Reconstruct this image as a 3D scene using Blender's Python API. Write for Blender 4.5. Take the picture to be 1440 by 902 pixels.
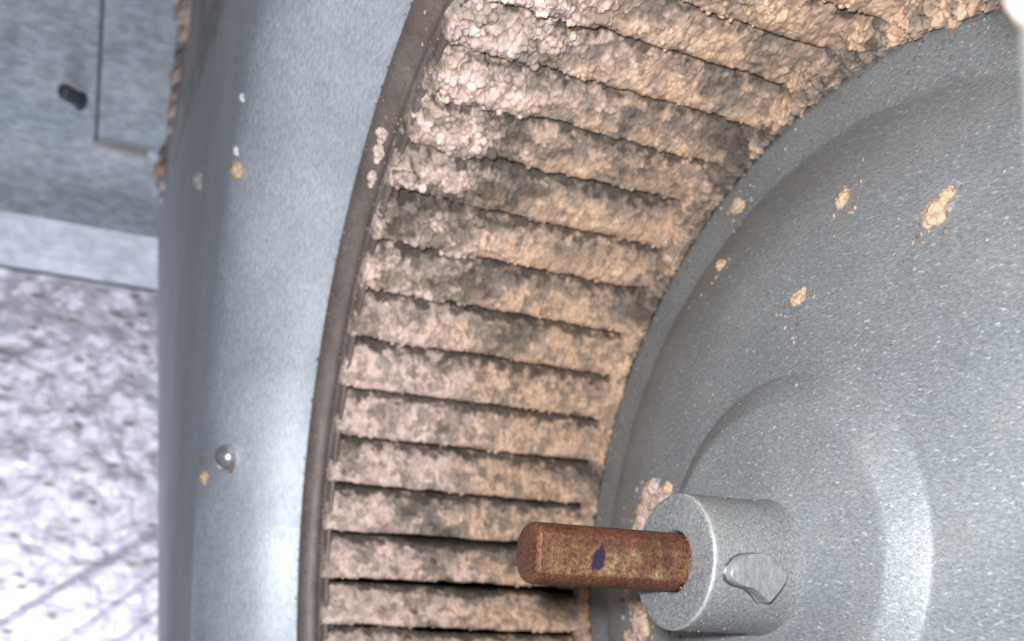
import bpy, math, random
import numpy as np
from mathutils import Vector, Matrix
R_ = math.radians
for o in list(bpy.data.objects): bpy.data.objects.remove(o)
sc = bpy.context.scene
COL = sc.collection
S = 0.125                                   # metres per wheel radius (back plate radius)
def Wd(x, y, z): return Vector((x*S, -z*S, y*S))      # wheel frame (axis = z) -> world (axis = -Y)
def WA(a):
    a = np.asarray(a, float); return np.stack([a[:, 0], -a[:, 2], a[:, 1]], 1)*S

# ------------------------------------------------------------ camera
cam_d = bpy.data.cameras.new('camera'); cam = bpy.data.objects.new('camera', cam_d); COL.objects.link(cam)
CR = np.array([[0.38826364, -0.06523497, 0.91923650], [0.06544322, 0.99692478, 0.04310657], [-0.91922170, 0.04342108, 0.39133883]])
MW = np.array([[1, 0, 0], [0, 0, -1], [0, 1, 0]], float)
RW = MW @ CR
CP = Wd(1.4714, -0.0005, 1.3963)
cam.matrix_world = Matrix.Translation(CP) @ Matrix(RW.tolist()).to_4x4()
cam_d.sensor_width = 36; cam_d.lens = 1357.14/1440*36
cam_d.shift_x = 0.03158; cam_d.shift_y = 0.26451
cam_d.clip_start = 0.002; cam_d.clip_end = 20
cam_d.dof.use_dof = True; cam_d.dof.focus_distance = 1.62*S; cam_d.dof.aperture_fstop = 18
sc.camera = cam

# ------------------------------------------------------------ world and lamps
w = bpy.data.worlds.new('World'); sc.world = w; w.use_nodes = True
bg = w.node_tree.nodes['Background']; bg.inputs[0].default_value = (0.80, 0.88, 1.0, 1); bg.inputs[1].default_value = 0.13
def lamp(name, typ, loc, target, power, size, color):
    d = bpy.data.lights.new(name, typ); d.energy = power; d.color = color
    if typ == 'AREA': d.shape = 'DISK'; d.size = size
    else: d.shadow_soft_size = size
    o = bpy.data.objects.new(name, d); COL.objects.link(o); o.location = loc
    o.rotation_euler = (Vector(target)-Vector(loc)).to_track_quat('-Z', 'Y').to_euler()
    return o
# the phone's own lamp, a little above the lens
lamp('phone_lamp', 'AREA', Wd(1.45, 0.13, 1.49), Wd(-0.6, 0.3, 0.4), 1.12, 0.016, (0.985, 0.985, 1.0))
# added fill lamp, out of view below left, to brighten the wall liner
lamp('liner_fill', 'AREA', Wd(-2.3, -2.6, 2.1), Wd(-4.0, -1.6, 1.7), 1.5, 0.16, (0.90, 0.91, 1.0)).data.spread = R_(125)
sc.view_settings.view_transform = 'Standard'; sc.view_settings.look = 'None'
sc.view_settings.exposure = 0.0; sc.view_settings.gamma = 1
sc.render.engine = 'CYCLES'

# ------------------------------------------------------------ helpers
def origin_of(p):
    v = Vector((0, 0, 0))
    while p is not None: v = v+p.location; p = p.parent
    return v
def mk(name, V, F, mat, parent=None, smooth=True, base=None, cols=None, sharp=None):
    """V world coordinates (n,3), F faces; one mesh object"""
    V = np.asarray(V, float)
    b = Vector(base) if base is not None else (origin_of(parent) if parent is not None else Vector(V.mean(0)))
    me = bpy.data.meshes.new(name); L = V-np.array(b)
    if isinstance(F, np.ndarray):
        n, k = F.shape
        me.vertices.add(len(L)); me.vertices.foreach_set('co', L.ravel().astype(np.float32))
        me.loops.add(n*k); me.loops.foreach_set('vertex_index', F.ravel().astype(np.int32))
        me.polygons.add(n); me.polygons.foreach_set('loop_start', np.arange(0, n*k, k, dtype=np.int32))
        me.update(calc_edges=True)
    else:
        me.from_pydata(L.tolist(), [], F); me.update()
    me.validate()
    if smooth: me.polygons.foreach_set('use_smooth', [True]*len(me.polygons))
    if sharp: me.set_sharp_from_angle(angle=R_(sharp))
    if cols is not None:
        a = me.color_attributes.new('tint', 'FLOAT_COLOR', 'POINT')
        c = np.ones((len(L), 4), np.float32); c[:, :3] = cols; a.data.foreach_set('color', c.ravel())
    me.materials.append(mat)
    o = bpy.data.objects.new(name, me); COL.objects.link(o)
    if parent is not None: o.parent = parent; o.location = b-origin_of(parent)
    else: o.location = b
    return o
def thing(name, loc, label, cat, group=None):
    o = bpy.data.objects.new(name, None); COL.objects.link(o); o.location = loc; o.empty_display_size = 0.01
    o['label'] = label; o['category'] = cat
    if group: o['group'] = group
    return o
def tag(o, label, cat, group=None):
    o['label'] = label; o['category'] = cat
    if group: o['group'] = group
    return o
def grid_faces(nu, nv, wrap_u=False, flip=False):
    i = np.arange(nu if wrap_u else nu-1)[:, None]; j = np.arange(nv-1)[None, :]; i2 = (i+1) % nu
    f = np.stack([i*nv+j, i2*nv+j, i2*nv+j+1, i*nv+j+1], -1).reshape(-1, 4)
    return f[:, ::-1].copy() if flip else f
def revolve(prof, n=256, flip=False):
    """profile of (r,z) in wheel frame round the axis, closed"""
    prof = np.asarray(prof, float); a = np.linspace(0, 2*np.pi, n, endpoint=False)
    X = np.stack([np.outer(np.cos(a), prof[:, 0]), np.outer(np.sin(a), prof[:, 0]), np.tile(prof[:, 1], (n, 1))], -1)
    return X.reshape(-1, 3), grid_faces(n, len(prof), True, flip)
def smooth_prof(pts, n=60, it=3):
    p = np.asarray(pts, float)
    for _ in range(it):                       # Chaikin rounding
        q = [p[0]]
        for a, b in zip(p[:-1], p[1:]): q += [a*.75+b*.25, a*.25+b*.75]
        q.append(p[-1]); p = np.array(q)
    return p
def sstep(x, a, b): t = np.clip((x-a)/(b-a), 0, 1); return t*t*(3-2*t)

# vectorised noise -------------------------------------------------
def hsh(ix, iy, iz, s):
    h = (ix.astype(np.int64)*374761393+iy.astype(np.int64)*668265263+iz.astype(np.int64)*2147483647+s*1274126177) & 0xffffffff
    h = ((h ^ (h >> 13))*1274126177) & 0xffffffff; h = ((h ^ (h >> 15))*2246822519) & 0xffffffff
    return ((h ^ (h >> 16)) & 0xffffff)/float(0xffffff)
def vnoise(P, s=0):
    I = np.floor(P).astype(np.int64); f = P-I; f = f*f*(3-2*f); r = 0
    for dx in (0, 1):
        for dy in (0, 1):
            for dz in (0, 1):
                wgt = (f[:, 0] if dx else 1-f[:, 0])*(f[:, 1] if dy else 1-f[:, 1])*(f[:, 2] if dz else 1-f[:, 2])
                r = r+wgt*hsh(I[:, 0]+dx, I[:, 1]+dy, I[:, 2]+dz, s)
    return r
def fbm(P, s=0, o=4):
    r = 0; a = .5; t = 0
    for k in range(o): r = r+a*vnoise(P*2**k+k*17.3, s+k); t += a; a *= .55
    return r/t
def worley(P, s=0):
    I = np.floor(P).astype(np.int64); n = len(P)
    F1 = np.full(n, 9.); F2 = np.full(n, 9.); idv = np.zeros(n)
    for dx in (-1, 0, 1):
        for dy in (-1, 0, 1):
            for dz in (-1, 0, 1):
                a, b, c = I[:, 0]+dx, I[:, 1]+dy, I[:, 2]+dz
                d = (a+hsh(a, b, c, s)-P[:, 0])**2+(b+hsh(a, b, c, s+1)-P[:, 1])**2+(c+hsh(a, b, c, s+2)-P[:, 2])**2
                m = d < F1
                F2 = np.where(m, F1, np.minimum(F2, d)); F1 = np.where(m, d, F1); idv = np.where(m, hsh(a, b, c, s+3), idv)
    return np.sqrt(F1), np.sqrt(F2), idv

# ------------------------------------------------------------ materials
def newmat(name):
    m = bpy.data.materials.new(name); m.use_nodes = True; nt = m.node_tree
    return m, nt, nt.nodes['Principled BSDF']
def N(nt, t, **kw):
    n = nt.nodes.new(t)
    for k, v in kw.items():
        if k in n.inputs: n.inputs[k].default_value = v
        else: setattr(n, k, v)
    return n
def coords(nt, scale=(1, 1, 1), rot=(0, 0, 0)):
    g = N(nt, 'ShaderNodeTexCoord'); mp = N(nt, 'ShaderNodeMapping'); mp.inputs['Scale'].default_value = scale; mp.inputs['Rotation'].default_value = rot
    nt.links.new(g.outputs['Object'], mp.inputs[0]); return mp.outputs[0]
def ramp(nt, fac, stops):
    r = N(nt, 'ShaderNodeValToRGB'); e = r.color_ramp.elements
    while len(e) < len(stops): e.new(.5)
    for q, (p, c) in zip(e, stops): q.position = p; q.color = (*c, 1) if len(c) == 3 else c
    nt.links.new(fac, r.inputs[0]); return r.outputs[0]
def mixc(nt, f, a, b, bt='MIX'):
    m = N(nt, 'ShaderNodeMix', data_type='RGBA', blend_type=bt)
    for s_, v in ((m.inputs[0], f), (m.inputs[6], a), (m.inputs[7], b)):
        if hasattr(v, 'links'): nt.links.new(v, s_)
        else: s_.default_value = v if not isinstance(v, tuple) else (*v, 1)
    return m.outputs[2]
def noise(nt, co, scale, detail=4, rough=.55):
    n = N(nt, 'ShaderNodeTexNoise'); n.inputs['Scale'].default_value = scale; n.inputs['Detail'].default_value = detail; n.inputs['Roughness'].default_value = rough
    nt.links.new(co, n.inputs['Vector']); return n.outputs[0]
def voro(nt, co, scale, feature='F1'):
    n = N(nt, 'ShaderNodeTexVoronoi', feature=feature); n.inputs['Scale'].default_value = scale; nt.links.new(co, n.inputs['Vector']); return n
def bump(nt, h, strength, dist, prev=None):
    b = N(nt, 'ShaderNodeBump'); b.inputs['Strength'].default_value = strength; b.inputs['Distance'].default_value = dist
    nt.links.new(h, b.inputs['Height'])
    if prev is not None: nt.links.new(prev, b.inputs['Normal'])
    return b.outputs[0]

def galvanised(name, c0, c1, metallic=.6, rough=.42, grain=900, stretch=(1, 1, 1), rot=(0, 0, 0), speck=.5, dirt=0, speckcol=(.75, .8, .85), bs=.35, rvar=.12, gc=(.80, 1.12)):
    m, nt, p = newmat(name)
    co = coords(nt, stretch, rot)
    big = noise(nt, coords(nt), 28, 4)
    g = noise(nt, co, grain, 3, .7)
    col = ramp(nt, big, [(.35, c0), (.65, c1)])
    gr = ramp(nt, g, [(.35, (gc[0],)*3), (.65, (gc[1],)*3)])
    col = mixc(nt, 1.0, col, gr, 'MULTIPLY')
    sn = noise(nt, co, grain*.62, 2.5, .8)
    msk = ramp(nt, sn, [(.70-.13*speck, (0, 0, 0)), (.80-.13*speck, (min(1, speck),)*3)])
    col = mixc(nt, msk, col, speckcol)
    if dirt:
        dn = noise(nt, coords(nt), 60, 5, .7)
        dm = ramp(nt, dn, [(.56, (0, 0, 0)), (.74, (dirt, dirt, dirt))])
        col = mixc(nt, dm, col, (.30, .26, .21))
    nt.links.new(col, p.inputs['Base Color'])
    p.inputs['Metallic'].default_value = metallic
    rr = N(nt, 'ShaderNodeMapRange'); rr.inputs[3].default_value = rough-rvar; rr.inputs[4].default_value = rough+rvar
    nt.links.new(noise(nt, co, grain*.6, 2), rr.inputs[0]); nt.links.new(rr.outputs[0], p.inputs['Roughness'])
    b1 = bump(nt, g, bs, .0002)
    b2 = bump(nt, noise(nt, coords(nt), 120, 2), .12, .001, b1)
    nt.links.new(b2, p.inputs['Normal'])
    return m
def edge_highlight(m):  # bright highlight painted along the worn front edge of the hub
    nt = m.node_tree; p = nt.nodes['Principled BSDF']; old = p.inputs['Base Color'].links[0].from_socket
    at = N(nt, 'ShaderNodeAttribute', attribute_name='tint'); sa = N(nt, 'ShaderNodeSeparateColor'); nt.links.new(at.outputs['Color'], sa.inputs[0])
    md = N(nt, 'ShaderNodeMath', operation='MULTIPLY'); nt.links.new(sa.outputs[0], md.inputs[0])
    nt.links.new(ramp(nt, noise(nt, coords(nt), 500, 4), [(.35, (.35,)*3), (.6, (1, 1, 1))]), md.inputs[1])
    nt.links.new(mixc(nt, md.outputs[0], old, (.52, .52, .50)), p.inputs['Base Color'])
M_plate = galvanised('galvanised_back_plate', (.24, .262, .275), (.31, .333, .348), .2, .48, 1500, (.6, 1, 1.3), (0, R_(35), 0), .8, .3, (.58, .62, .65), .8, gc=(.72, 1.16))
M_plate.node_tree.nodes['Principled BSDF'].inputs['Specular IOR Level'].default_value = .35
M_hub = galvanised('cast_zinc_hub', (.25, .265, .275), (.33, .345, .35), .25, .5, 1500, (1, 1, 1), (0, 0, 0), .7, .3, (.60, .61, .60), .9, gc=(.62, 1.2))
edge_highlight(M_hub)
M_screw = galvanised('worn_steel_screw', (.255, .27, .275), (.35, .365, .37), .25, .5, 900, (1, 1, .5), (0, R_(25), 0), .3, .2, bs=.5, gc=(.72, 1.15))
M_bell = galvanised('brushed_galvanised_inlet', (.47, .515, .57), (.62, .665, .72), .32, .52, 520, (1.0, 4.5, 1.0), (R_(12), 0, 0), .45, .10, (.80, .84, .88), .6, gc=(.74, 1.15))
M_wall = galvanised('cabinet_sheet_metal', (.62, .70, .80), (.84, .90, 1.0), .10, .55, 260, (1, .35, 1), (0, 0, 0), .35, .5, (.9,.95,1), bs=.5, gc=(.72, 1.2))
M_flange = galvanised('bright_sheet_flange', (.60, .64, .73), (.74, .78, .88), .2, .45, 160, (1, .5, 1), (0, 0, 0), .15, .15, bs=.3)
M_ledge = galvanised('dusty_divider_metal', (.36, .34, .32), (.60, .58, .56), .1, .7, 140, (1, 1, 1), (0, 0, 0), .3, 1.0, bs=.4)
M_side = galvanised('dull_side_plate', (.54, .57, .60), (.62, .65, .68), .0, .8, 500, speck=.05, bs=.2); M_side.node_tree.nodes['Principled BSDF'].inputs['Specular IOR Level'].default_value = .15
M_wrap = galvanised('dark_scroll_metal', (.03, .03, .032), (.05, .05, .052), .2, .7, 300, dirt=.3)  # near-black colour puts shade behind the blades so the gaps stay dark

def liner():
    m, nt, p = newmat('foil_faced_liner')
    co = coords(nt, (1, .7, 1.5), (R_(-20), 0, 0)); n1 = noise(nt, co, 75, 5, .6); n2 = noise(nt, co, 190, 3)
    col = ramp(nt, n1, [(.32, (.36, .32, .32)), (.42, (.60, .575, .64)), (.54, (.82, .80, .90))])
    v = voro(nt, co, 95); dm = ramp(nt, v.outputs['Distance'], [(.18, (1, 1, 1)), (.34, (0, 0, 0))])
    vc = N(nt, 'ShaderNodeSeparateColor'); nt.links.new(v.outputs['Color'], vc.inputs[0])
    dm = mixc(nt, 1, dm, ramp(nt, vc.outputs[1], [(.52, (0, 0, 0)), (.62, (.9, .9, .9))]), 'MULTIPLY')
    col = mixc(nt, dm, col, (.25, .21, .19))
    nt.links.new(col, p.inputs['Base Color']); p.inputs['Metallic'].default_value = .25; p.inputs['Roughness'].default_value = .42
    nt.links.new(bump(nt, n2, .5, .0012), p.inputs['Normal']); return m
M_liner = liner()

def ringmat():
    m, nt, p = newmat('grimy_brown_ring'); co = coords(nt)
    n = noise(nt, co, 90, 5, .65); col = ramp(nt, n, [(.3, (.125, .100, .090)), (.6, (.195, .162, .147)), (.8, (.28, .24, .22))])
    f = noise(nt, co, 1400, 2); col = mixc(nt, 1, col, ramp(nt, f, [(.35, (.85, .85, .85)), (.7, (1.2, 1.2, 1.2))]), 'MULTIPLY')
    nt.links.new(col, p.inputs['Base Color']); p.inputs['Roughness'].default_value = .5; p.inputs['Metallic'].default_value = .15
    nt.links.new(bump(nt, f, .3, .0002), p.inputs['Normal']); return m
M_ring = ringmat()

def dustmat(name='caked_dust', fine=1.0):
    m, nt, p = newmat(name); co = coords(nt)
    a = N(nt, 'ShaderNodeAttribute', attribute_name='tint')
    f = noise(nt, co, 1100, 4, .7); g = noise(nt, co, 320, 4, .6)
    c = mixc(nt, 1, a.outputs['Color'], ramp(nt, f, [(.3, (.80, .79, .78)), (.7, (1.18, 1.17, 1.16))]), 'MULTIPLY')
    c = mixc(nt, 1, c, ramp(nt, g, [(.3, (.86, .85, .86)), (.7, (1.1, 1.1, 1.08))]), 'MULTIPLY')
    nt.links.new(c, p.inputs['Base Color']); p.inputs['Roughness'].default_value = .95
    p.inputs['Specular IOR Level'].default_value = .1
    b = bump(nt, f, .6*fine, .00035); b = bump(nt, g, .5*fine, .0008, b)
    nt.links.new(b, p.inputs['Normal']); return m
M_dust = dustmat()

def rust():
    m, nt, p = newmat('rusty_shaft_steel'); co = coords(nt)
    sep = N(nt, 'ShaderNodeSeparateXYZ'); nt.links.new(co, sep.inputs[0])
    n = noise(nt, co, 260, 6, .7); n2 = noise(nt, co, 90, 4, .6); n3 = noise(nt, co, 1300, 3, .75)
    base = ramp(nt, n2, [(.30, (.075, .026, .017)), (.5, (.14, .052, .028)), (.7, (.19, .075, .036))])
    och = ramp(nt, n, [(.35, (.13, .052, .028)), (.54, (.25, .15, .07)), (.7, (.36, .27, .15))])
    # ochre scale sits on the flat only (local x of the shaft frame)
    at = N(nt, 'ShaderNodeAttribute', attribute_name='tint'); sa = N(nt, 'ShaderNodeSeparateColor'); nt.links.new(at.outputs['Color'], sa.inputs[0])
    md = N(nt, 'ShaderNodeMath', operation='MULTIPLY'); nt.links.new(sa.outputs[0], md.inputs[0])
    nt.links.new(mixc(nt, 1, ramp(nt, n2, [(.36, (.15,)*3), (.55, (1, 1, 1))]), ramp(nt, n, [(.38, (.25,)*3), (.55, (1, 1, 1))]), 'MULTIPLY'), md.inputs[1])
    c = mixc(nt, md.outputs[0], base, och)
    c = mixc(nt, 1, c, ramp(nt, n3, [(.36, (.36,)*3), (.64, (1.25,)*3)]), 'MULTIPLY')
    # dark ink mark
    wn = N(nt, 'ShaderNodeMath', operation='MULTIPLY_ADD'); nt.links.new(n, wn.inputs[0]); wn.inputs[1].default_value = 1.8; wn.inputs[2].default_value = -.95
    ad = N(nt, 'ShaderNodeMath', operation='ADD'); nt.links.new(sa.outputs[1], ad.inputs[0]); nt.links.new(wn.outputs[0], ad.inputs[1])
    mk_ = ramp(nt, ad.outputs[0], [(.42, (0, 0, 0)), (.56, (1, 1, 1))])
    c = mixc(nt, mk_, c, (.018, .010, .028))
    # pale scratches
    v = voro(nt, coords(nt, (1, .35, 1), (R_(30), R_(20), 0)), 240); vc = N(nt, 'ShaderNodeSeparateColor'); nt.links.new(v.outputs['Color'], vc.inputs[0])
    sm = mixc(nt, 1, ramp(nt, v.outputs['Distance'], [(.13, (1, 1, 1)), (.2, (0, 0, 0))]), ramp(nt, vc.outputs[2], [(.90, (0, 0, 0)), (.92, (.8, .8, .8))]), 'MULTIPLY')
    c = mixc(nt, sm, c, (.62, .52, .45))
    nt.links.new(c, p.inputs['Base Color']); p.inputs['Roughness'].default_value = .55; p.inputs['Metallic'].default_value = .1
    b = bump(nt, n3, .5, .0003); b = bump(nt, n, .4, .0006, b); nt.links.new(b, p.inputs['Normal']); return m
M_rust = rust()
def plain(name, col, r=.5, mtl=0):
    m, nt, p = newmat(name); n = noise(nt, coords(nt), 200, 4); d = tuple(x*.8 for x in col); e = tuple(min(1, x*1.15) for x in col)
    nt.links.new(ramp(nt, n, [(.35, d), (.65, e)]), p.inputs['Base Color']); p.inputs['Roughness'].default_value = r; p.inputs['Metallic'].default_value = mtl; return m
M_dark = plain('dark_screw_steel', (.10, .11, .125), .45, .4)
M_wrap2 = plain('grey_seam', (.22, .23, .25), .7)  # darker grey for the strip that draws the wall seam line
M_blade = plain('sooty_blade_metal', (.035, .032, .03), .7, .2)
M_pale = plain('pale_enamel', (.075, .08, .07), .95)
M_rivet = galvanised('shiny_rivet', (.6, .62, .64), (.7, .72, .74), .8, .28, 600, speck=.1)

def ico(sub):
    t = (1+5**.5)/2
    v = [(-1, t, 0), (1, t, 0), (-1, -t, 0), (1, -t, 0), (0, -1, t), (0, 1, t), (0, -1, -t), (0, 1, -t), (t, 0, -1), (t, 0, 1), (-t, 0, -1), (-t, 0, 1)]
    f = [(0, 11, 5), (0, 5, 1), (0, 1, 7), (0, 7, 10), (0, 10, 11), (1, 5, 9), (5, 11, 4), (11, 10, 2), (10, 7, 6), (7, 1, 8), (3, 9, 4), (3, 4, 2), (3, 2, 6), (3, 6, 8), (3, 8, 9), (4, 9, 5), (2, 4, 11), (6, 2, 10), (8, 6, 7), (9, 8, 1)]
    v = [np.array(p)/np.linalg.norm(p) for p in v]
    for _ in range(sub):
        c = {}; nf = []
        def mid(a, b):
            k = (min(a, b), max(a, b))
            if k not in c: q = v[a]+v[b]; v.append(q/np.linalg.norm(q)); c[k] = len(v)-1
            return c[k]
        for a, b, d_ in f:
            x, y, z = mid(a, b), mid(b, d_), mid(d_, a); nf += [(a, x, z), (b, y, x), (d_, z, y), (x, y, z)]
        f = nf
    return np.array(v), np.array(f)
# ------------------------------------------------------------ dust colouring
PINK = np.array((.74, .585, .53)); TAN = np.array((.70, .495, .355)); GREY = np.array((.235, .20, .175)); SOOT_SHADE = np.array((.085, .073, .065)); OCH = np.array((.66, .46, .32))  # darkest tone: bare dirt patches, and painted shade in cracks and gaps
def mix3(a, b, t): return a*(1-t)[:, None]+b*t[:, None]
def dust_fields(P, amp, clump):
    """P points in wheel units. returns height (>=0 mostly) and colour. amp, clump arrays"""
    Q = P+.006*(np.stack([fbm(P*60, 5, 2), fbm(P*60+9, 6, 2), fbm(P*60+21, 7, 2)], 1)-.5)*2
    a1, a2, id1 = worley(Q*17, 11); b1, b2, id2 = worley(Q*38, 31); c1, c2, id3 = worley(Q*85, 51)
    big = 1-np.clip(a1*1.05, 0, 1)**4; med = 1-np.clip(b1*1.05, 0, 1)**3; sm = 1-np.clip(c1*1.1, 0, 1)**2
    fine = fbm(P*110, 71, 4); mid_ = fbm(P*34, 74, 3)
    patch = fbm(P*np.array((9., 9., 6.)), 91, 4)                   # where the cake has fallen off
    bare = sstep(patch+.30*(mid_-.5)+.26*(fine-.5), .535, .615)
    crack = (1-sstep(a2-a1, .01, .055))*sstep(vnoise(P*14, 15), .3, .5)
    crack2 = (1-sstep(b2-b1, .02, .10))*sstep(vnoise(P*20, 16), .4, .65)
    h = amp*(clump*(.55*big*id1+.45*med*id2)+.28*sm+.35*(mid_-.2)+.75*fine)
    h -= amp*clump*.55*crack*(1-bare)+amp*.30*crack2*clump
    h -= amp*bare*(.55+.2*clump)
    dr = sstep(P[:, 2]+.25*(fbm(P*6, 41, 2)-.5), .28, .62)
    col = mix3(np.tile(TAN, (len(P), 1)), PINK, dr)
    col = col*(0.76+.30*id2+.16*id3)[:, None]
    col = mix3(col, OCH, .7*sstep(id2, .83, .9)*(1-dr*.7))
    col = mix3(col, GREY*1.15, .62*sstep(fbm(P*26, 44, 4)+.2*(fine-.5), .50, .62))
    col = mix3(col, GREY*(.8+.5*fine)[:, None], .88*bare)
    col = mix3(col, SOOT_SHADE, .75*sstep(patch+.45*(fbm(P*45, 45, 4)-.5), .62, .70))
    col = col*(.80+.42*fbm(P*150, 46, 3))[:, None]
    mott = sstep(fbm(P*55, 48, 4)+.25*(fbm(P*9, 49, 2)-.5), .53, .60)*(1-.55*sstep(P[:, 2], .48, .62)*clump)
    col = mix3(col, GREY*.8, .56*mott)
    col = mix3(col, SOOT_SHADE*1.2, .70*np.maximum(crack, .7*crack2)*(.35+.65*clump))  # crack shade painted in as dark colour, on top of the grooves
    return h, col

# ============================================================ BLOWER WHEEL
PITCH = 2*math.pi/52; PHI0 = math.radians(192.8)
wheel = thing('blower_fan', Wd(0, 0, 0), 'dust-caked squirrel-cage blower fan with grey domed back plate and rusty centre shaft', 'blower fan')
# back plate
pp = [(1.012, -.02), (1.012, .0), (.898, .001), (.890, .003), (.84, .033), (.78, .066), (.70, .101), (.6, .129), (.5, .148), (.39, .163), (.366, .1655), (.362, .169), (.310, .199), (.302, .203), (.27, .204), (.05, .204)]
prof = smooth_prof(pp, it=1)
V, F = revolve(prof, 360)
mk('back_plate', WA(V), F, M_plate, wheel)
# front ring: rolled band
rp = smooth_prof([(1.20, .77), (1.150, .775), (1.146, .818), (1.128, .830), (1.104, .830), (1.090, .814), (1.083, .792), (1.074, .787), (1.064, .787), (1.058, .779), (1.046, .777), (1.038, .770), (1.045, .760), (1.10, .755)], it=2)
V, F = revolve(rp, 420)
ph = np.repeat(np.linspace(0, 2*np.pi, 420, endpoint=False), len(rp)); P = V
d = (fbm(P*25, 3, 3)-.5)*.004+(fbm(P*5, 4, 2)-.5)*.006
V = V*np.stack([1+d, 1+d, np.ones_like(d)], 1)
mk('front_ring', WA(V), F, M_ring, wheel)
# hub
hp = smooth_prof([(.132, .195), (.127, .21), (.125, .24), (.125, .384), (.1245, .393), (.120, .3975), (.112, .398), (.062, .398), (.057, .396), (.054, .385), (.054, .25)], it=2)
V, F = revolve(hp, 160)
rr_ = np.hypot(V[:, 0], V[:, 1]); ew = np.clip(1-np.abs(rr_-.1228)/.0022, 0, 1)*(V[:, 2] > .385)
hub = mk('hub', WA(V), F, M_hub, wheel, cols=np.stack([ew, ew*0, ew*0], 1))
# shaft with a milled flat
def shaft():
    n = 96; r = .053; zs = [.22, .396, .50, .56, .60, .64, .655, .668, .675, .678]; rs = [1, 1, 1, 1, 1, 1, 1, .95, .86, .74]
    zs = np.concatenate([np.linspace(.22, .676, 60), [.681, .685, .6875, .689]]); rs = np.concatenate([np.ones(60), [.975, .92, .84, .60]])
    fa = math.radians(2); cut = .77                      # the flat faces the lens, slightly up
    X = []; T = []
    for z, s_ in zip(zs, rs):
        for k in range(n):
            a = 2*math.pi*k/n; u, v_ = math.cos(a), math.sin(a)
            rr = r*s_
            x, y = rr*u, rr*v_
            m = cut*r
            t0 = 0
            xr = x*math.cos(fa)+y*math.sin(fa); yr = -x*math.sin(fa)+y*math.cos(fa)
            if xr > m*(s_ if s_ < .97 else 1): xr = m*(s_ if s_ < .97 else 1)
            if xr > m*.93*s_ : t0 = (1-sstep(np.array(z), .655, .672))*(.35+.65*(1-sstep(np.array(z), .62, .64)*0))*(1-sstep(np.array(abs(yr+.008)), .017, .031))
            mkk = max(0, 1-math.hypot((z-.572+.25*(yr+.005))/.022, (yr+.004)/.042)) if xr > 0 else 0
            x = xr*math.cos(fa)-yr*math.sin(fa); y = xr*math.sin(fa)+yr*math.cos(fa)
            X.append((x, y, z)); T.append((float(t0), float(min(1, mkk*1.3)), 0))
    X.append((0, 0, .690)); T.append((0, 0, 0)); nz = len(zs)
    F = [(i*n+k, i*n+(k+1) % n, (i+1)*n+(k+1) % n, (i+1)*n+k) for i in range(nz-1) for k in range(n)]
    F += [((nz-1)*n+k, (nz-1)*n+(k+1) % n, nz*n) for k in range(n)]
    o = mk('shaft', WA(X), F, M_rust, wheel, cols=np.array(T), sharp=14); o['label'] = 'rust-brown shaft end with a flat and a dark ink mark'
shaft()
# set screw: worn square head lying on the hub towards the lens
def set_screw():
    # outline in (z, y) on the tangent plane x = .125
    out = [(.3724, -.0144), (.3695, .0013), (.356, .0153), (.3389, .0224), (.3122, .0251), (.2877, .0229), (.2649, .0095), (.2475, -.0094), (.2604, -.0359), (.284, -.0616), (.3051, -.0477), (.3242, -.0375), (.3515, -.0327), (.367, -.025)]
    out = np.array(out)
    o2_ = []
    for a_, b_ in zip(out, np.roll(out, -1, 0)): o2_ += [a_*.9+b_*.1, a_*.5+b_*.5, a_*.1+b_*.9]
    out = np.array(o2_); n = len(out); c = out.mean(0); rings = []
    for s_, h in ((1.0, .100), (1.0, .1345), (.975, .1375), (.93, .1385), (.4, .139)):
        rings.append([(h+.003*math.sin(9*z+40*y) if h > .138 else h, y, z) for z, y in (c+(out-c)*s_)])
    X = [p for r in rings for p in r]+[(.1392, c[1], c[0])]
    F = [(i*n+k, i*n+(k+1) % n, (i+1)*n+(k+1) % n, (i+1)*n+k) for i in range(len(rings)-1) for k in range(n)]
    F += [((len(rings)-1)*n+k, (len(rings)-1)*n+(k+1) % n, len(rings)*n) for k in range(n)]
    mk('set_screw', WA(X), F, M_screw, hub, sharp=28)
    # dark seat it sits in
    o2 = c+(out-c)*1.04+np.array((.004, -.001)); X = []
    for h in (.1245, .1256):
        for z, y in o2: X.append((math.sqrt(max(.0001, (h)**2-y*y)), y, z))
    X.append((.1256, c[1], c[0]))
    F = [(k, (k+1) % n, n+(k+1) % n, n+k) for k in range(n)]+[(n+k, n+(k+1) % n, 2*n) for k in range(n)]
    mk('screw_seat', WA(X), F, M_dark, hub)
set_screw()

# blades and their coats
def blade_mesh():
    nr, nz = 10, 4; X = []
    for side in (0, 1):
        for i in range(nr):
            t = i/(nr-1); r = 1.075+.165*t; a = -PITCH*(.42+.55*math.sin(t*1.5)) + side*.012
            for j in range(nz): X.append((r*math.cos(a), r*math.sin(a), .005+.765*j/(nz-1)))
    F = []
    for sd in (0, 1):
        for i in range(nr-1):
            for j in range(nz-1):
                q = [sd*nr*nz+i*nz+j, sd*nr*nz+(i+1)*nz+j, sd*nr*nz+(i+1)*nz+j+1, sd*nr*nz+i*nz+j+1]; F.append(q if sd else q[::-1])
    for i in range(nr-1):
        for j in (0, nz-1): F.append([i*nz+j, (i+1)*nz+j, nr*nz+(i+1)*nz+j, nr*nz+i*nz+j])
    for i in (0, nr-1):
        for j in range(nz-1): F.append([i*nz+j, i*nz+j+1, nr*nz+i*nz+j+1, nr*nz+i*nz+j])
    return np.array(X), F
BX, BF = blade_mesh()
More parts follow.
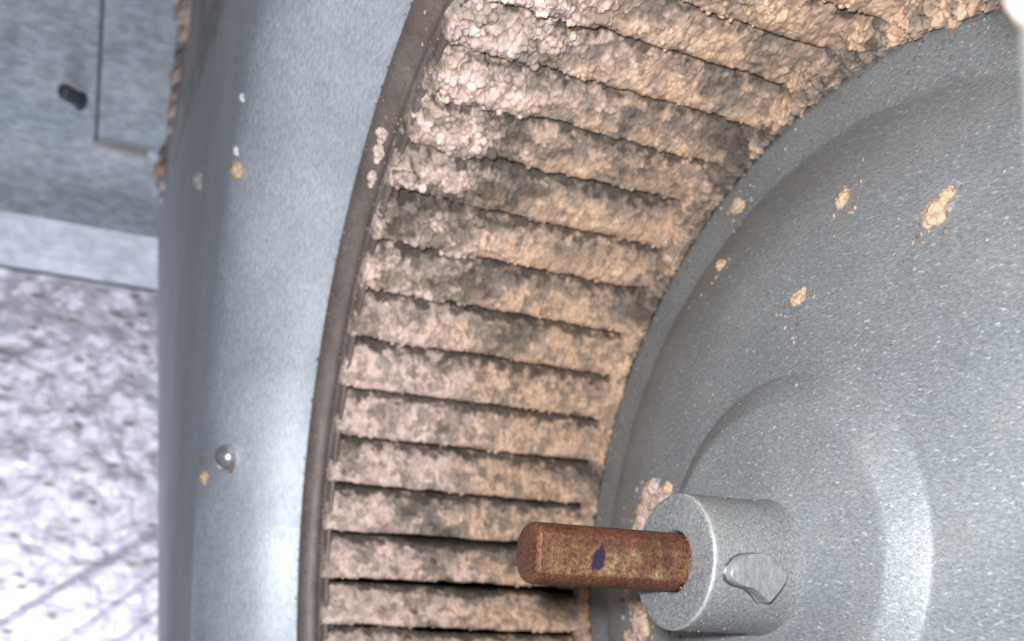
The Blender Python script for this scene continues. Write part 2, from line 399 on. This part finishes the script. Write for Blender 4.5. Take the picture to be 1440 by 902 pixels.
# cross-section of a coat: (fraction of pitch towards the slab above, radial depth)
PROF = np.array([(.30, .125), (.20, .085), (.12, .046), (.060, .020), (.045, .006), (.075, .000), (.16, -.002), (.35, .003), (.58, .012), (.80, .022), (.93, .034), (.985, .052), (1.02, .080), (1.05, .125)])
CRUMBS = []
def coat(k, nz, na):
    phi = PHI0-PITCH*k; deg = math.degrees(phi)
    pr = smooth_prof(PROF, it=2); L = np.concatenate([[0], np.cumsum(np.hypot(np.diff(pr[:, 0])*.125, np.diff(pr[:, 1])))]); L /= L[-1]
    t = np.linspace(0, 1, na); a = np.interp(t, L, pr[:, 0]); dp = np.interp(t, L, pr[:, 1])
    z = np.linspace(-.005, .786, nz)
    A, Z = np.meshgrid(a, z, indexing='ij'); D = np.meshgrid(dp, z, indexing='ij')[0]
    # local normals of the section (arc, depth)
    ga = np.gradient(a*.127); gd = np.gradient(dp); ln = np.hypot(ga, gd)+1e-9
    na_, nd_ = -gd/ln, ga/ln                # pointing to smaller depth where arc grows
    NA = np.repeat((gd/ln)[:, None], nz, 1); ND = np.repeat((-ga/ln)[:, None], nz, 1)
    A, Z, D, NA, ND = [q.ravel() for q in (A, Z, D, NA, ND)]
    up = float(sstep(np.array(deg), 168, 132))       # upper slabs are lumpier
    wob = (vnoise(np.stack([Z*9, np.full_like(Z, k*3.1), Z*0], 1), 8)-.5)
    low = (1-sstep(A, .25, .6))
    A2 = A+low*wob*.055+.025*(vnoise(np.stack([Z*30, np.full_like(Z, k*5.), A*0], 1), 9)-.5)*low
    # narrower gap on the lumpy upper slabs
    A2 = A2+low*.062*up+low*.032*(1-up)
    r = 1.036+D
    r = r+.004*sstep(Z, .75, .782)+.03*sstep(Z, .776, .786)-.020*(1-sstep(Z, .0, .07))*sstep(1-D*20, 0, 1)
    th = phi-A2*PITCH
    P = np.stack([r*np.cos(th), r*np.sin(th), Z], 1)
    edge = sstep(Z, .0, .02)*(1-sstep(Z, .775, .79)*.8)
    lft = sstep(Z, .45, .62)*up; amp = (.0125+.001*up)+.008*lft; clump = np.clip(.10+.30*up+.7*lft+.8*(fbm(P*5, 60, 2)-.5), 0, 1)
    h, col = dust_fields(P, amp, clump)
    face = 1-sstep(D, .03, .09)
    h = (h-.006)*edge*(.3+.7*face)*(1-.45*(1-sstep(A, .05, .25)))
    # gap shade and fuzzy dirt painted along the seam under the neighbouring coat, irregular
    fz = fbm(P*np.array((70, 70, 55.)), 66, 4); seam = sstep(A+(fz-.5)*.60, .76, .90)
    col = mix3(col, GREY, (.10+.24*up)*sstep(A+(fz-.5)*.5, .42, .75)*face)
    col = mix3(col, SOOT_SHADE, .88*seam)
    col = mix3(col, OCH, .45*up*low*(1-lft)*face*sstep(fz, .35, .55))
    sel = np.where((D < .03) & (Z < .77) & (Z > .02))[0]
    # colour darkens with depth between the blades, painting in the gap shade
    col = mix3(col, SOOT_SHADE*.7, sstep(D, .030, .075)*.9)
    th2 = th-(NA*h)/r; r2 = r+ND*h
    P2 = np.stack([r2*np.cos(th2), r2*np.sin(th2), Z], 1)
    if nz > 300:
        g = np.random.default_rng(900+k); lf = sstep(Z[sel], .42, .6)
        wgt = (.15+.5*up+1.6*up*lf)*sstep(fbm(P[sel]*12, 83, 2), .42, .62)*(1-.8*sstep(fbm(P[sel]*np.array((9., 9., 6.)), 91, 4), .53, .58))+1e-6; wgt /= wgt.sum()
        for q in g.choice(sel, int(60+190*up), p=wgt): CRUMBS.append((P2[q], col[q], g.uniform(.0022, .0058)*(1+.9*up*(Z[q] > .5)*g.random())))
    return P2, grid_faces(na, nz), col
blade0 = None; low_coat = None
for k in range(52):
    deg = 192.8-6.923*k
    vis = -1 <= k <= 18 or k == 51
    phi = PHI0-PITCH*k
    if blade0 is None:
        b = mk('blade', WA(BX), BF, M_blade, wheel, smooth=False); blade0 = b
    else:
        b = blade0.copy(); COL.objects.link(b); b.parent = wheel
    b.rotation_euler = (0, -phi, 0)      # wheel axis is world -Y
    if vis:
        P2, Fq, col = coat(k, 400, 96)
        # bring into the blade's own frame
        Lc = WA(P2); Rm = np.array(Matrix.Rotation(-phi, 3, 'Y')); Lc = Lc@Rm
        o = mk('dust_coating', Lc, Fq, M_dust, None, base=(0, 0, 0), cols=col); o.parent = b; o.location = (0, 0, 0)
    else:
        if low_coat is None:
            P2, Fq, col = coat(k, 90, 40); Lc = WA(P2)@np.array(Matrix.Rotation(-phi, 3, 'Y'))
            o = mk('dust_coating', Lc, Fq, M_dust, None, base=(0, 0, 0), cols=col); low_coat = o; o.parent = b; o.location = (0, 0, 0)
        else:
            o = low_coat.copy(); COL.objects.link(o); o.parent = b; o.location = (0, 0, 0)

def crumbs():
    V, F = ICO2; g = np.random.default_rng(5); X = []; Cc = []
    w1 = [worley(V*1.7+i*5.3, 7+i)[0] for i in range(12)]
    for i, (p, c, s_) in enumerate(CRUMBS):
        rr = .65+.55*(1-np.clip(w1[i % 12], 0, 1)**2); X.append(p+V*rr[:, None]*s_*g.uniform(.75, 1.25, 3)); Cc.append(np.tile(c*g.uniform(.95, 1.25), (len(V), 1)))
    n = len(V); FF = (F[None]+(np.arange(len(X))*n)[:, None, None]).reshape(-1, 3)
    o = mk('loose_crumbs', WA(np.concatenate(X)), FF, M_dust, wheel, cols=np.clip(np.concatenate(Cc), 0, .85)); o['kind'] = 'stuff'
# crust where the coats run into the back plate
def crust():
    n = 1500; ang = np.radians(np.linspace(60, 205, n)); m = 44
    deg = np.degrees(ang); up = sstep(deg, 165, 120)
    t = np.linspace(0, 1, m)
    T, A = np.meshgrid(t, ang, indexing='xy'); U = np.repeat(up[:, None], m, 1)
    wz = .020+.036*U*(.6+.8*vnoise(np.stack([A.ravel()*14, A.ravel()*0, A.ravel()*0], 1), 2).reshape(A.shape))
    edge = .006*(vnoise(np.stack([A.ravel()*40, A.ravel()*0, A.ravel()*0+3], 1), 5).reshape(A.shape)-.5)+.012*(vnoise(np.stack([A.ravel()*110, A.ravel()*0, A.ravel()*0+3], 1), 6).reshape(A.shape)-.5)
    r = 1.001+edge+(.060)*T**1.3; z = -.002+wz*T**.8*1.0
    r, z, A = r.ravel(), z.ravel(), A.ravel(); T = T.ravel()
    P = np.stack([r*np.cos(A), r*np.sin(A), z], 1)
    h, col = dust_fields(P+3.3*0, .020*np.ones_like(r)*(.6+.5*U.ravel()), .8*np.ones_like(r)*(.4+.6*U.ravel()))
    fd = sstep(T, 0, .15)*(1-sstep(T, .75, 1.0)); h = (h-.003)*fd
    rr = r-h*.72; zz = z+h*.6
    P = np.stack([rr*np.cos(A), rr*np.sin(A), zz], 1)
    o = mk('dust_crust', WA(P), grid_faces(n, m), M_dust, wheel, cols=col); o['kind'] = 'stuff'
crust()
ICO2 = ico(2)
crumbs()

# ============================================================ dust lumps
ICO4 = ico(4); ICO3 = ico(3)
def lump(c, size, seed, n_axis, up_axis=(0, 1, 0), base=TAN, res=ICO4, flat=.5):
    """irregular crumb centred on c (wheel frame); size = (along t1, along t2, along normal)"""
    V, F = res; n = np.array(n_axis, float); n /= np.linalg.norm(n); t1 = np.cross(up_axis, n); t1 /= np.linalg.norm(t1); t2 = np.cross(n, t1)
    w1, w2, idv = worley(V*1.6+seed*7.7, seed+3); u1, u2, id2 = worley(V*3.6+seed*3.1, seed+9); fi = fbm(V*5+seed, seed, 3)
    rr = .62+.45*(1-np.clip(w1, 0, 1)**2)+.20*(1-np.clip(u1, 0, 1)**2)+.25*(fi-.5)
    P = V*rr[:, None]
    X = np.array(c)+P[:, :1]*t1*size[0]+P[:, 1:2]*t2*size[1]+np.maximum(P[:, 2:], -.3)*n*size[2]
    col = np.tile(base, (len(V), 1))*(.82+.25*idv+.15*(id2-.5))[:, None]
    col = mix3(col, GREY, .55*sstep(fbm(V*2.4+seed*5, seed+20, 3), .54, .64))
    return X, F, col
def multi(parts):
    X, F, Cc, o = [], [], [], 0
    for x, f, c in parts: X.append(x); F.append(f+o); Cc.append(c); o += len(x)
    return np.concatenate(X), np.concatenate(F), np.concatenate(Cc)
def clump(parts, label, group='dust clumps fallen onto the metal'):
    X, F, c = multi(parts)
    o = mk('dust_clump', WA(X), F, M_dust, None, cols=c, base=WA(X[:1])[0] if False else None); tag(o, label, 'dust clump', group); return o
nd = (-.25, .1, 1)
DT = TAN*1.0
clump([lump((.262, .598, .105), (.026, .028, .020), 1, (.1, .25, 1), base=DT), lump((.276, .628, .103), (.013, .012, .012), 2, (.1, .25, 1), base=OCH), lump((.245, .582, .106), (.012, .020, .010), 22, (.1, .25, 1), base=GREY)], 'roundest and largest orange dust clump, rightmost on the grey back plate')
clump([lump((.034, .692, .097), (.012, .022, .014), 3, (0, .25, 1), base=DT), lump((.016, .668, .098), (.010, .010, .008), 4, (0, .25, 1), base=DT), lump((.046, .716, .092), (.005, .010, .004), 5, (0, .25, 1), base=GREY)], 'slanted narrow dust clump high on the back plate, left of the roundest one')
clump([lump((-.017, .515, .142), (.018, .014, .012), 6, (0, .2, 1), base=DT), lump((-.036, .512, .140), (.009, .010, .006), 7, (0, .2, 1), base=GREY), lump((-.006, .527, .140), (.007, .010, .006), 8, (0, .2, 1), base=DT)], 'lowest orange dust clump on the back plate, above the raised centre boss')
clump([lump((-.372, .676, .070), (.016, .012, .012), 9, (-.3, .5, 1), base=DT), lump((-.352, .690, .066), (.009, .006, .005), 10, (-.3, .5, 1), base=GREY)], 'small dust crumb on the dark left slope of the back plate')
clump([lump((-.412, .833, .008), (.020, .016, .014), 12, (0, 0, 1), base=DT)], 'soft dust crumb sitting on the flat rim of the back plate')
clump([lump((.170, .990, .006), (.014, .020, .012), 13, (0, 0, 1), base=TAN), lump((.163, .970, .004), (.006, .016, .005), 14, (0, 0, 1), base=GREY)], 'drop-shaped dust crumb hanging from the caked edge at the top right')
# crumbs on the ring
for c, s_, lb, sd in [((-.612, .882, .812), .013, 'upper pale pink crumb on the inner lip of the brown ring', 15), ((-.632, .846, .812), .012, 'pale pink crumb on the brown ring just below the upper one', 16), ((-.672, .806, .812), .010, 'lowest pale crumb beside the inner lip of the brown ring', 17), ((-.765, .842, .832), .010, 'tiny faint crumb in the middle of the brown ring', 18)]:
    rd = math.hypot(c[0], c[1]); cc = (c[0]*1.02, c[1]*1.02, c[2]-.005)
    clump([lump(cc, (s_, s_*1.3, s_), sd, (.6, -.3, .9), base=PINK), lump((cc[0]-.012, cc[1]-.014, cc[2]), (s_*.6, s_*.6, s_*.5), sd+40, (.6, -.3, .9), base=PINK)], lb, 'dust crumbs on the brown ring')
# heap beside the hub, on the left slope of the dome
hp_ = []
rnd = random.Random(4)
for i in range(150):
    y = rnd.uniform(-.30, .175); x = -.47+rnd.uniform(-.075, .06)-.10*max(0, -y)+(.03 if y > .1 else 0)
    if y < -.05: x -= .02
    rad = math.hypot(x, y); z = np.interp(rad, [.363, .5, .7], [.168, .140, .093])
    s_ = rnd.uniform(.009, .022); hp_.append(lump((x, y, z+.004), (s_, s_, s_*.8), 100+i, (-.3, 0, 1), base=PINK*.92 if i % 3 else TAN, res=ICO3))
clump(hp_, 'broad crumbly dust heap on the back plate behind the hub and shaft', 'dust heap behind the hub')

# ============================================================ BLOWER HOUSING
house = thing('blower_housing', Wd(0, 0, 1.07), 'galvanised blower housing with smooth flared inlet throat round the wheel', 'blower housing')
th_ = np.linspace(0, np.pi/2, 22)
bell = [(1.150, .72), (1.147, .76), (1.145, .80)]+[(1.42-.275*math.cos(a), .80+.27*math.sin(a)) for a in th_[1:]]
V, F = revolve(bell, 360, True)
db = (fbm(V*3.0, 12, 2)-.5)*.006; db *= 1-sstep(np.hypot(V[:, 0], V[:, 1]), 1.3, 1.41); V[:, 0] *= 1+db; V[:, 1] *= 1+db
mk('inlet_cone', WA(V), F, M_bell, house)
def side_plate():
    poly = [(-1.55, -1.9), (-2.446, -.437), (-3.70, 1.567), (-1.306, 1.442), (-.9, 1.56), (1.9, 1.60), (1.9, -1.9)]
    n = 360; A = np.linspace(0, 2*np.pi, n, endpoint=False); inner = []; outer = []
    for a in A:
        c, s_ = math.cos(a), math.sin(a); best = 9
        for (x0, y0), (x1, y1) in zip(poly, poly[1:]+poly[:1]):
            dx, dy = x1-x0, y1-y0; den = c*dy-s_*dx
            if abs(den) < 1e-9: continue
            t = (x0*dy-y0*dx)/den; u = (x0*s_-y0*c)/den
            if t > 0 and -1e-6 <= u <= 1+1e-6: best = min(best, t)
        inner.append((1.42*c, 1.42*s_)); outer.append((max(best, 1.43)*c, max(best, 1.43)*s_))
    X = []
    for (xi, yi), (xo, yo) in zip(inner, outer):
        X += [(xi, yi, 1.07), (xo, yo, 1.07), (xo, yo, 1.052), (xi, yi, 1.052)]
    F = []
    for k in range(n):
        a, b = k*4, ((k+1) % n)*4
        for j in range(4): F.append((a+j, a+(j+1) % 4, b+(j+1) % 4, b+j))
    mk('side_plate', WA(X), F, M_side, house, smooth=False)
side_plate()
# scroll wrapper behind the plate, and its far side
a = np.radians(np.linspace(0, 360, 181)); rr = 1.46+.10*np.linspace(0, 1, 181); X = []
for z in (1.05, -.25): X += [(r*math.cos(t), r*math.sin(t), z) for r, t in zip(rr, a)]
mk('scroll_wrapper', WA(X), [(i, i+1, 181+i+1, 181+i) for i in range(180)], M_wrap, house)
X = [(r*math.cos(t), r*math.sin(t), -.25) for r, t in zip(rr, a)]+[(0, 0, -.25)]
mk('rear_plate', WA(X), [(i, i+1, 181) for i in range(180)], M_wrap, house, smooth=False)
# rivet head on the inlet cone
def dome_head(name, c, n, r, h, mat, parent, seg=24):
    n = np.array(n, float); n /= np.linalg.norm(n); t1 = np.cross((0, 1, 0), n); t1 /= np.linalg.norm(t1); t2 = np.cross(n, t1)
    X = []; pr = [(1.0, -.3), (1.0, .25), (.86, .62), (.6, .88), (.3, .98)]
    for q, hh in pr:
        for k in range(seg): a = 2*math.pi*k/seg; X.append(np.array(c)+r*q*(math.cos(a)*t1+math.sin(a)*t2)+n*h*hh)
    X.append(np.array(c)+n*h)
    F = [(i*seg+k, i*seg+(k+1) % seg, (i+1)*seg+(k+1) % seg, (i+1)*seg+k) for i in range(len(pr)-1) for k in range(seg)]
    F += [((len(pr)-1)*seg+k, (len(pr)-1)*seg+(k+1) % seg, len(pr)*seg) for k in range(seg)]
    return mk(name, WA(X), F, mat, parent)
dome_head('rivet', (-1.235, .205, 1.014), (.6, 0, .8), .036, .034, M_rivet, house)

# debris on the housing
def crumb(c, s_, lb, sd, n=(.7, 0, .7), base=TAN, grp='dust crumbs on the inlet cone'):
    clump([lump(c, (s_, s_*1.2, s_*.8), sd, n, base=base, res=ICO3), lump((c[0]+s_*.6, c[1]-s_, c[2]), (s_*.6, s_*.6, s_*.5), sd+30, n, base=base, res=ICO3)], lb, grp)
crumb((-1.327, .150, 1.062), .013, 'tan dust crumb just below and left of the rivet on the inlet cone', 61)
crumb((-1.345, .200, 1.066), .008, 'tiny faint crumb left of the rivet on the inlet cone', 62, base=GREY)
crumb((-1.212, .185, 1.010), .013, 'brown dust stuck to the right edge of the rivet', 67, base=GREY)
crumb((-1.000, .888, 1.062), .015, 'tan dust crumb high on the inlet cone under a white fleck', 63)
crumb((-1.002, .935, 1.066), .009, 'white fleck on the inlet cone above the tan crumb', 64, base=np.array((.75, .78, .8)))
crumb((-.925, 1.031, 1.069), .008, 'small white fleck, highest on the flared inlet cone', 65, base=np.array((.75, .78, .8)))
crumb((-1.74, 1.096, 1.076), .022, 'faint grey fleck on the flat plate near the debris strip', 66, n=(.3, 0, 1), base=np.array((.5, .52, .52)))

# ============================================================ DIVIDER BEHIND THE PLATE with debris
div = thing('divider_panel', Wd(-3.9, 1.6, 1.03), 'narrow dirty metal divider strip between cabinet wall and blower housing', 'divider panel')
def slab(name, poly, z0f, th, mat, parent, n=(40, 40), amp=0):
    (x0, x1), (y0, y1) = poly; X = []; nx, ny = n
    xs = np.linspace(x0, x1, nx); ys = np.linspace(y0, y1, ny); XX, YY = np.meshgrid(xs, ys, indexing='ij'); ZZ = z0f(XX, YY)
    P = np.stack([XX.ravel(), YY.ravel(), ZZ.ravel()], 1)
    if amp: P[:, 2] += amp*(fbm(P*6, 77, 3)-.5)
    B = P.copy(); B[:, 2] -= th; V = np.concatenate([P, B]); F = grid_faces(nx, ny).tolist(); m = nx*ny
    F += [[m+a for a in f[::-1]] for f in grid_faces(nx, ny).tolist()]
    for i in range(nx-1):
        for j in (0, ny-1): F.append([i*ny+j, (i+1)*ny+j, m+(i+1)*ny+j, m+i*ny+j])
    for j in range(ny-1):
        for i in (0, nx-1): F.append([i*ny+j, i*ny+j+1, m+i*ny+j+1, m+i*ny+j])
    return mk(name, WA(V), F, mat, parent, smooth=False)
zf = lambda x, y: 1.040-.040*np.clip((y-1.8)/1.0, 0, 1.6)
slab('panel_sheet', ((-3.98, -.9), (1.56, 3.6)), zf, .02, M_ledge, div, amp=.02)
slab('folded_lip', ((-3.2, -.9), (1.50, 1.66)), lambda x, y: 1.052+0*x, .02, M_ledge, div, amp=.012)
X = []
for y, s_, lb, sd, x in [(2.26, .058, 'largest pinkish dust lump on the divider strip, near the top left', 71, -3.05), (1.86, .045, 'orange-tan crumb at the foot of the divider strip', 72, -3.92), (1.74, .036, 'white-grey crumb beside the orange one at the foot of the divider strip', 73, -3.76), (2.10, .038, 'thin pinkish dust lump halfway down the divider strip', 74, -3.35), (2.41, .045, 'pinkish dust lump on the divider strip at the top frame edge', 75, -2.95), (1.98, .030, 'small pinkish dust lump low on the divider strip above the two foot crumbs', 76, -3.45)]:
    z = float(zf(0, y))
    base = TAN if sd in (72,) else (np.array((.6, .6, .62)) if sd == 73 else PINK)
    clump([lump((x, y, z+.012), (s_*1.6, s_, s_*.45), sd, (.4, 0, 1), base=base, res=ICO3), lump((x-.10, y-.05, z+.01), (s_, s_*.6, s_*.3), sd+5, (.4, 0, 1), base=base, res=ICO3), lump((x+.1, y+.06, z+.01), (s_, s_*.5, s_*.3), sd+50, (.4, 0, 1), base=GREY, res=ICO3)], lb, 'dust crumbs on the divider strip')

# ============================================================ CABINET WALL (plane x = -4, faces the lens)
wall = thing('cabinet_wall', Wd(-4, 1.26, 1.3), 'far metal cabinet wall with grey-blue sheet above and glaring white liner below', 'cabinet wall')
def xslab(name, ys, zs, xf, th, mat, n=(30, 30), amp=0, fr=6, sd=70, parent=None, extra=None):
    yy = np.linspace(*ys, n[0]); zz = np.linspace(*zs, n[1]); Y, Z = np.meshgrid(yy, zz, indexing='ij'); Xx = xf(Y, Z)
    P = np.stack([Xx.ravel()+0*Y.ravel(), Y.ravel(), Z.ravel()], 1)
    if amp: P[:, 0] += amp*(fbm(P*fr, sd, 3)-.5)
    if extra is not None: P[:, 0] += extra(P)
    B = P.copy(); B[:, 0] = B[:, 0]-th; V = np.concatenate([P, B]); f0 = grid_faces(*n).tolist(); m = len(P); F = [f[::-1] for f in f0]+[[m+a for a in f] for f in f0]
    nx, ny = n
    for i in range(nx-1):
        for j in (0, ny-1): F.append([i*ny+j, (i+1)*ny+j, m+(i+1)*ny+j, m+i*ny+j])
    for j in range(ny-1):
        for i in (0, nx-1): F.append([i*ny+j, i*ny+j+1, m+i*ny+j+1, m+i*ny+j])
    return mk(name, WA(V), F, mat, parent or wall, smooth=False)
xslab('upper_sheet', (1.50, 3.8), (.3, 2.6), lambda y, z: -4.0+0*y, .03, M_wall, amp=.02, fr=2)
xslab('seam_strip', (1.945, 3.8), (.95, 1.358), lambda y, z: -3.955+0*y, .045, M_wall, amp=.0)
xslab('seam_edge', (1.95, 3.8), (1.352, 1.378), lambda y, z: -3.957+0*y, .04, M_wrap2, n=(4, 4))
xslab('strip_edge', (1.925, 1.95), (1.12, 1.366), lambda y, z: -3.945+0*y, .05, M_ledge, amp=.0)
xslab('folded_flange', (1.262, 1.495), (.3, 2.6), lambda y, z: -3.985+.10*(y-1.262)/.233, .03, M_flange, amp=.012)
def liner_extra(P):
    e = np.zeros(len(P))
    w1, w2, idv = worley(P*np.array((1, 9., 11.)), 5); e += .007*(1-np.clip(w1, 0, 1)**2)
    def groove(p0, p1, wdt, dp):
        a = np.array(p0); b = np.array(p1); q = P[:, 1:]-a; d_ = (b-a)/np.linalg.norm(b-a); s_ = np.abs(q[:, 0]*d_[1]-q[:, 1]*d_[0]); t = q@d_
        return -dp*np.exp(-(s_/wdt)**2)*sstep(t, -.3, .1)
    e += groove((.05, .93), (-.55, 1.78),   .035, .030)+groove((-.20, .95), (-.62, 1.45), .035, .02)+groove((-.42, .95), (-.72, 1.30), .03, .03)
    return e
xslab('foil_liner', (-2.2, 1.245), (.3, 2.6), lambda y, z: -4.0+0*y, .05, M_liner, n=(340, 260), amp=.035, fr=9, extra=liner_extra)
# hex screw in the upper sheet
def hexscrew(y, z):
    c = np.array((-3.985, y, z)); X = []; seg = 24
    nn = np.array((.62, .05, .78)); nn /= np.linalg.norm(nn); t1 = np.array((0, 1., 0)); t2 = np.cross(nn, t1)
    X = []; rings = [(.046, 0, 24), (.046, .012, 24), (.038, .016, 24)]
    for r, h, s_ in rings:
        for k in range(24): a = 2*math.pi*k/24; X.append(c+r*(math.cos(a)*t1+math.sin(a)*t2)+nn*h)
    for h, q in ((.016, 1), (.110, 1), (.120, .85)):
        for k in range(24):
            a = 2*math.pi*k/24; rr = .033*q/math.cos(((a+math.pi/6) % (math.pi/3))-math.pi/6); X.append(c+rr*(math.cos(a)*t1+math.sin(a)*t2)+nn*h)
    X.append(c+nn*.121); F = [(i*24+k, i*24+(k+1) % 24, (i+1)*24+(k+1) % 24, (i+1)*24+k) for i in range(5) for k in range(24)]+[(5*24+k, 5*24+(k+1) % 24, 144) for k in range(24)]
    mk('hex_screw', WA(X), F, M_dark, wall, smooth=False)
hexscrew(2.137, 1.444)

# ============================================================ unidentified pale edge close to the lens, right, built as a tube
def pale():
    C0 = np.array((1.4714, -.0005, 1.3963)); X = []; n = 14
    bot = np.array((1.2245, .085, 1.078)); top = np.array((1.2080, .36, 1.116)); top = top+(top-bot)*1.3
    ax = (bot-top)/np.linalg.norm(bot-top); vd = (top+bot)/2-C0; vd /= np.linalg.norm(vd); rt = np.cross(vd, -ax); rt /= np.linalg.norm(rt)
    if rt @ CR[:, 0] < 0: rt = -rt
    for i, t in enumerate(np.linspace(0, 1, 20)):
        p = top+(bot-top)*t; wdt = .022
        cc = p+rt*wdt
        for k in range(n): a = 2*math.pi*k/n; X.append(C0+1.3*(cc+wdt*math.cos(a)*rt+wdt*.6*math.sin(a)*vd-C0))
    F = [(i*n+k, i*n+(k+1) % n, (i+1)*n+(k+1) % n, (i+1)*n+k) for i in range(19) for k in range(n)]+[tuple(range(n))[::-1], tuple(range(19*n, 20*n))]
    o = mk('pale_edge', WA(X), F, M_pale); tag(o, 'blurred pale grey-green edge of an unidentified object close to the lens at the upper right edge', 'foreground edge')
pale()

# ============================================================ fine grit
def grit():
    V, F = ico(1); rnd = random.Random(11); parts = []
    pr_ = np.array(smooth_prof(pp, it=1))[::-1]; oi = np.argsort(pr_[:, 0])
    def zd(r): return float(np.interp(r, pr_[oi, 0], pr_[oi, 1]))
    def put(x, y, z, s_, n=(0, 0, 1)):
        j = 1+.45*np.array([rnd.uniform(-1, 1) for _ in range(len(V))])[:, None]
        P = V*j*np.array((s_*rnd.uniform(.7, 1.4), s_*rnd.uniform(.7, 1.4), s_*.55))+np.array((x, y, z))
        base = [TAN, PINK, GREY*1.5][rnd.choice((0, 1, 2, 2))]*.75
        parts.append((P, F, np.tile(base*rnd.uniform(.7, 1.1), (len(V), 1))))
    for cx, cy in ((.262, .598), (.034, .692), (-.017, .515), (-.372, .676), (-.412, .833)):     # scattered round the clumps
        for _ in range(16):
            a = rnd.uniform(0, 6.28); d_ = abs(rnd.gauss(0, .03))+.012; x, y = cx+d_*math.cos(a), cy+d_*math.sin(a)-.01; put(x, y, zd(math.hypot(x, y))+.001, rnd.uniform(.0012, .0042))
    for _ in range(260):                                                                   # along the rim below the crust
        a = R_(rnd.uniform(70, 200)); r = .997-abs(rnd.gauss(0, .035)); put(r*math.cos(a), r*math.sin(a), zd(r)+.001, rnd.uniform(.001, .004))
    for _ in range(130):                                                                   # loose over the plate
        a = R_(rnd.uniform(-40, 200)); r = rnd.uniform(.2, .95); put(r*math.cos(a), r*math.sin(a), zd(r)+.0005, rnd.uniform(.001, .0028))
    for _ in range(160):                                                                   # round the foot of the dust heap
        y = rnd.uniform(-.25, .2); x = -.47+rnd.gauss(0, .09); put(x, y, zd(math.hypot(x, y))+.001, rnd.uniform(.002, .006))
    X, F2, c = multi(parts)
    o = mk('dust_grit', WA(X), F2, M_dust, None, cols=c); tag(o, 'fine tan and grey dust grit scattered over the grey back plate', 'dust grit'); o['kind'] = 'stuff'
    parts.clear()
    for _ in range(110):                                                                   # stuck on the hub
        a = R_(rnd.choice((rnd.uniform(-100, -20), rnd.uniform(-90, 110)))); z = rnd.choice((rnd.uniform(.21, .39), .392)); r = .1255 if z < .39 else .121
        put(r*math.cos(a), r*math.sin(a), z, rnd.uniform(.0007, .0017))
    for _ in range(60):
        a = rnd.uniform(0, 6.28); r = rnd.uniform(.055, .062) if rnd.random() < .6 else rnd.uniform(.06, .12); put(r*math.cos(a), r*math.sin(a), .3985, rnd.uniform(.0006, .0015))
    X, F2, c = multi(parts); o = mk('dust_specks', WA(X), F2, M_dust, hub, cols=c); o['kind'] = 'stuff'
    parts.clear()
    for _ in range(300):                                                                   # on the ring
        a = R_(rnd.uniform(85, 200)); r = rnd.choice((rnd.uniform(1.045, 1.075), rnd.uniform(1.05, 1.14))); z = float(np.interp(r, (1.05, 1.075, 1.09, 1.104, 1.13), (.779, .788, .812, .829, .830)))
        put(r*math.cos(a), r*math.sin(a), z+.001, rnd.uniform(.0012, .0036))
    X, F2, c = multi(parts); o = mk('dust_specks', WA(X), F2, M_dust, bpy.data.objects['front_ring'], cols=c); o['kind'] = 'stuff'
grit()
tri = sum(len(o.data.loops)-2*len(o.data.polygons) for o in bpy.data.objects if o.type == 'MESH')
print('triangles', tri)
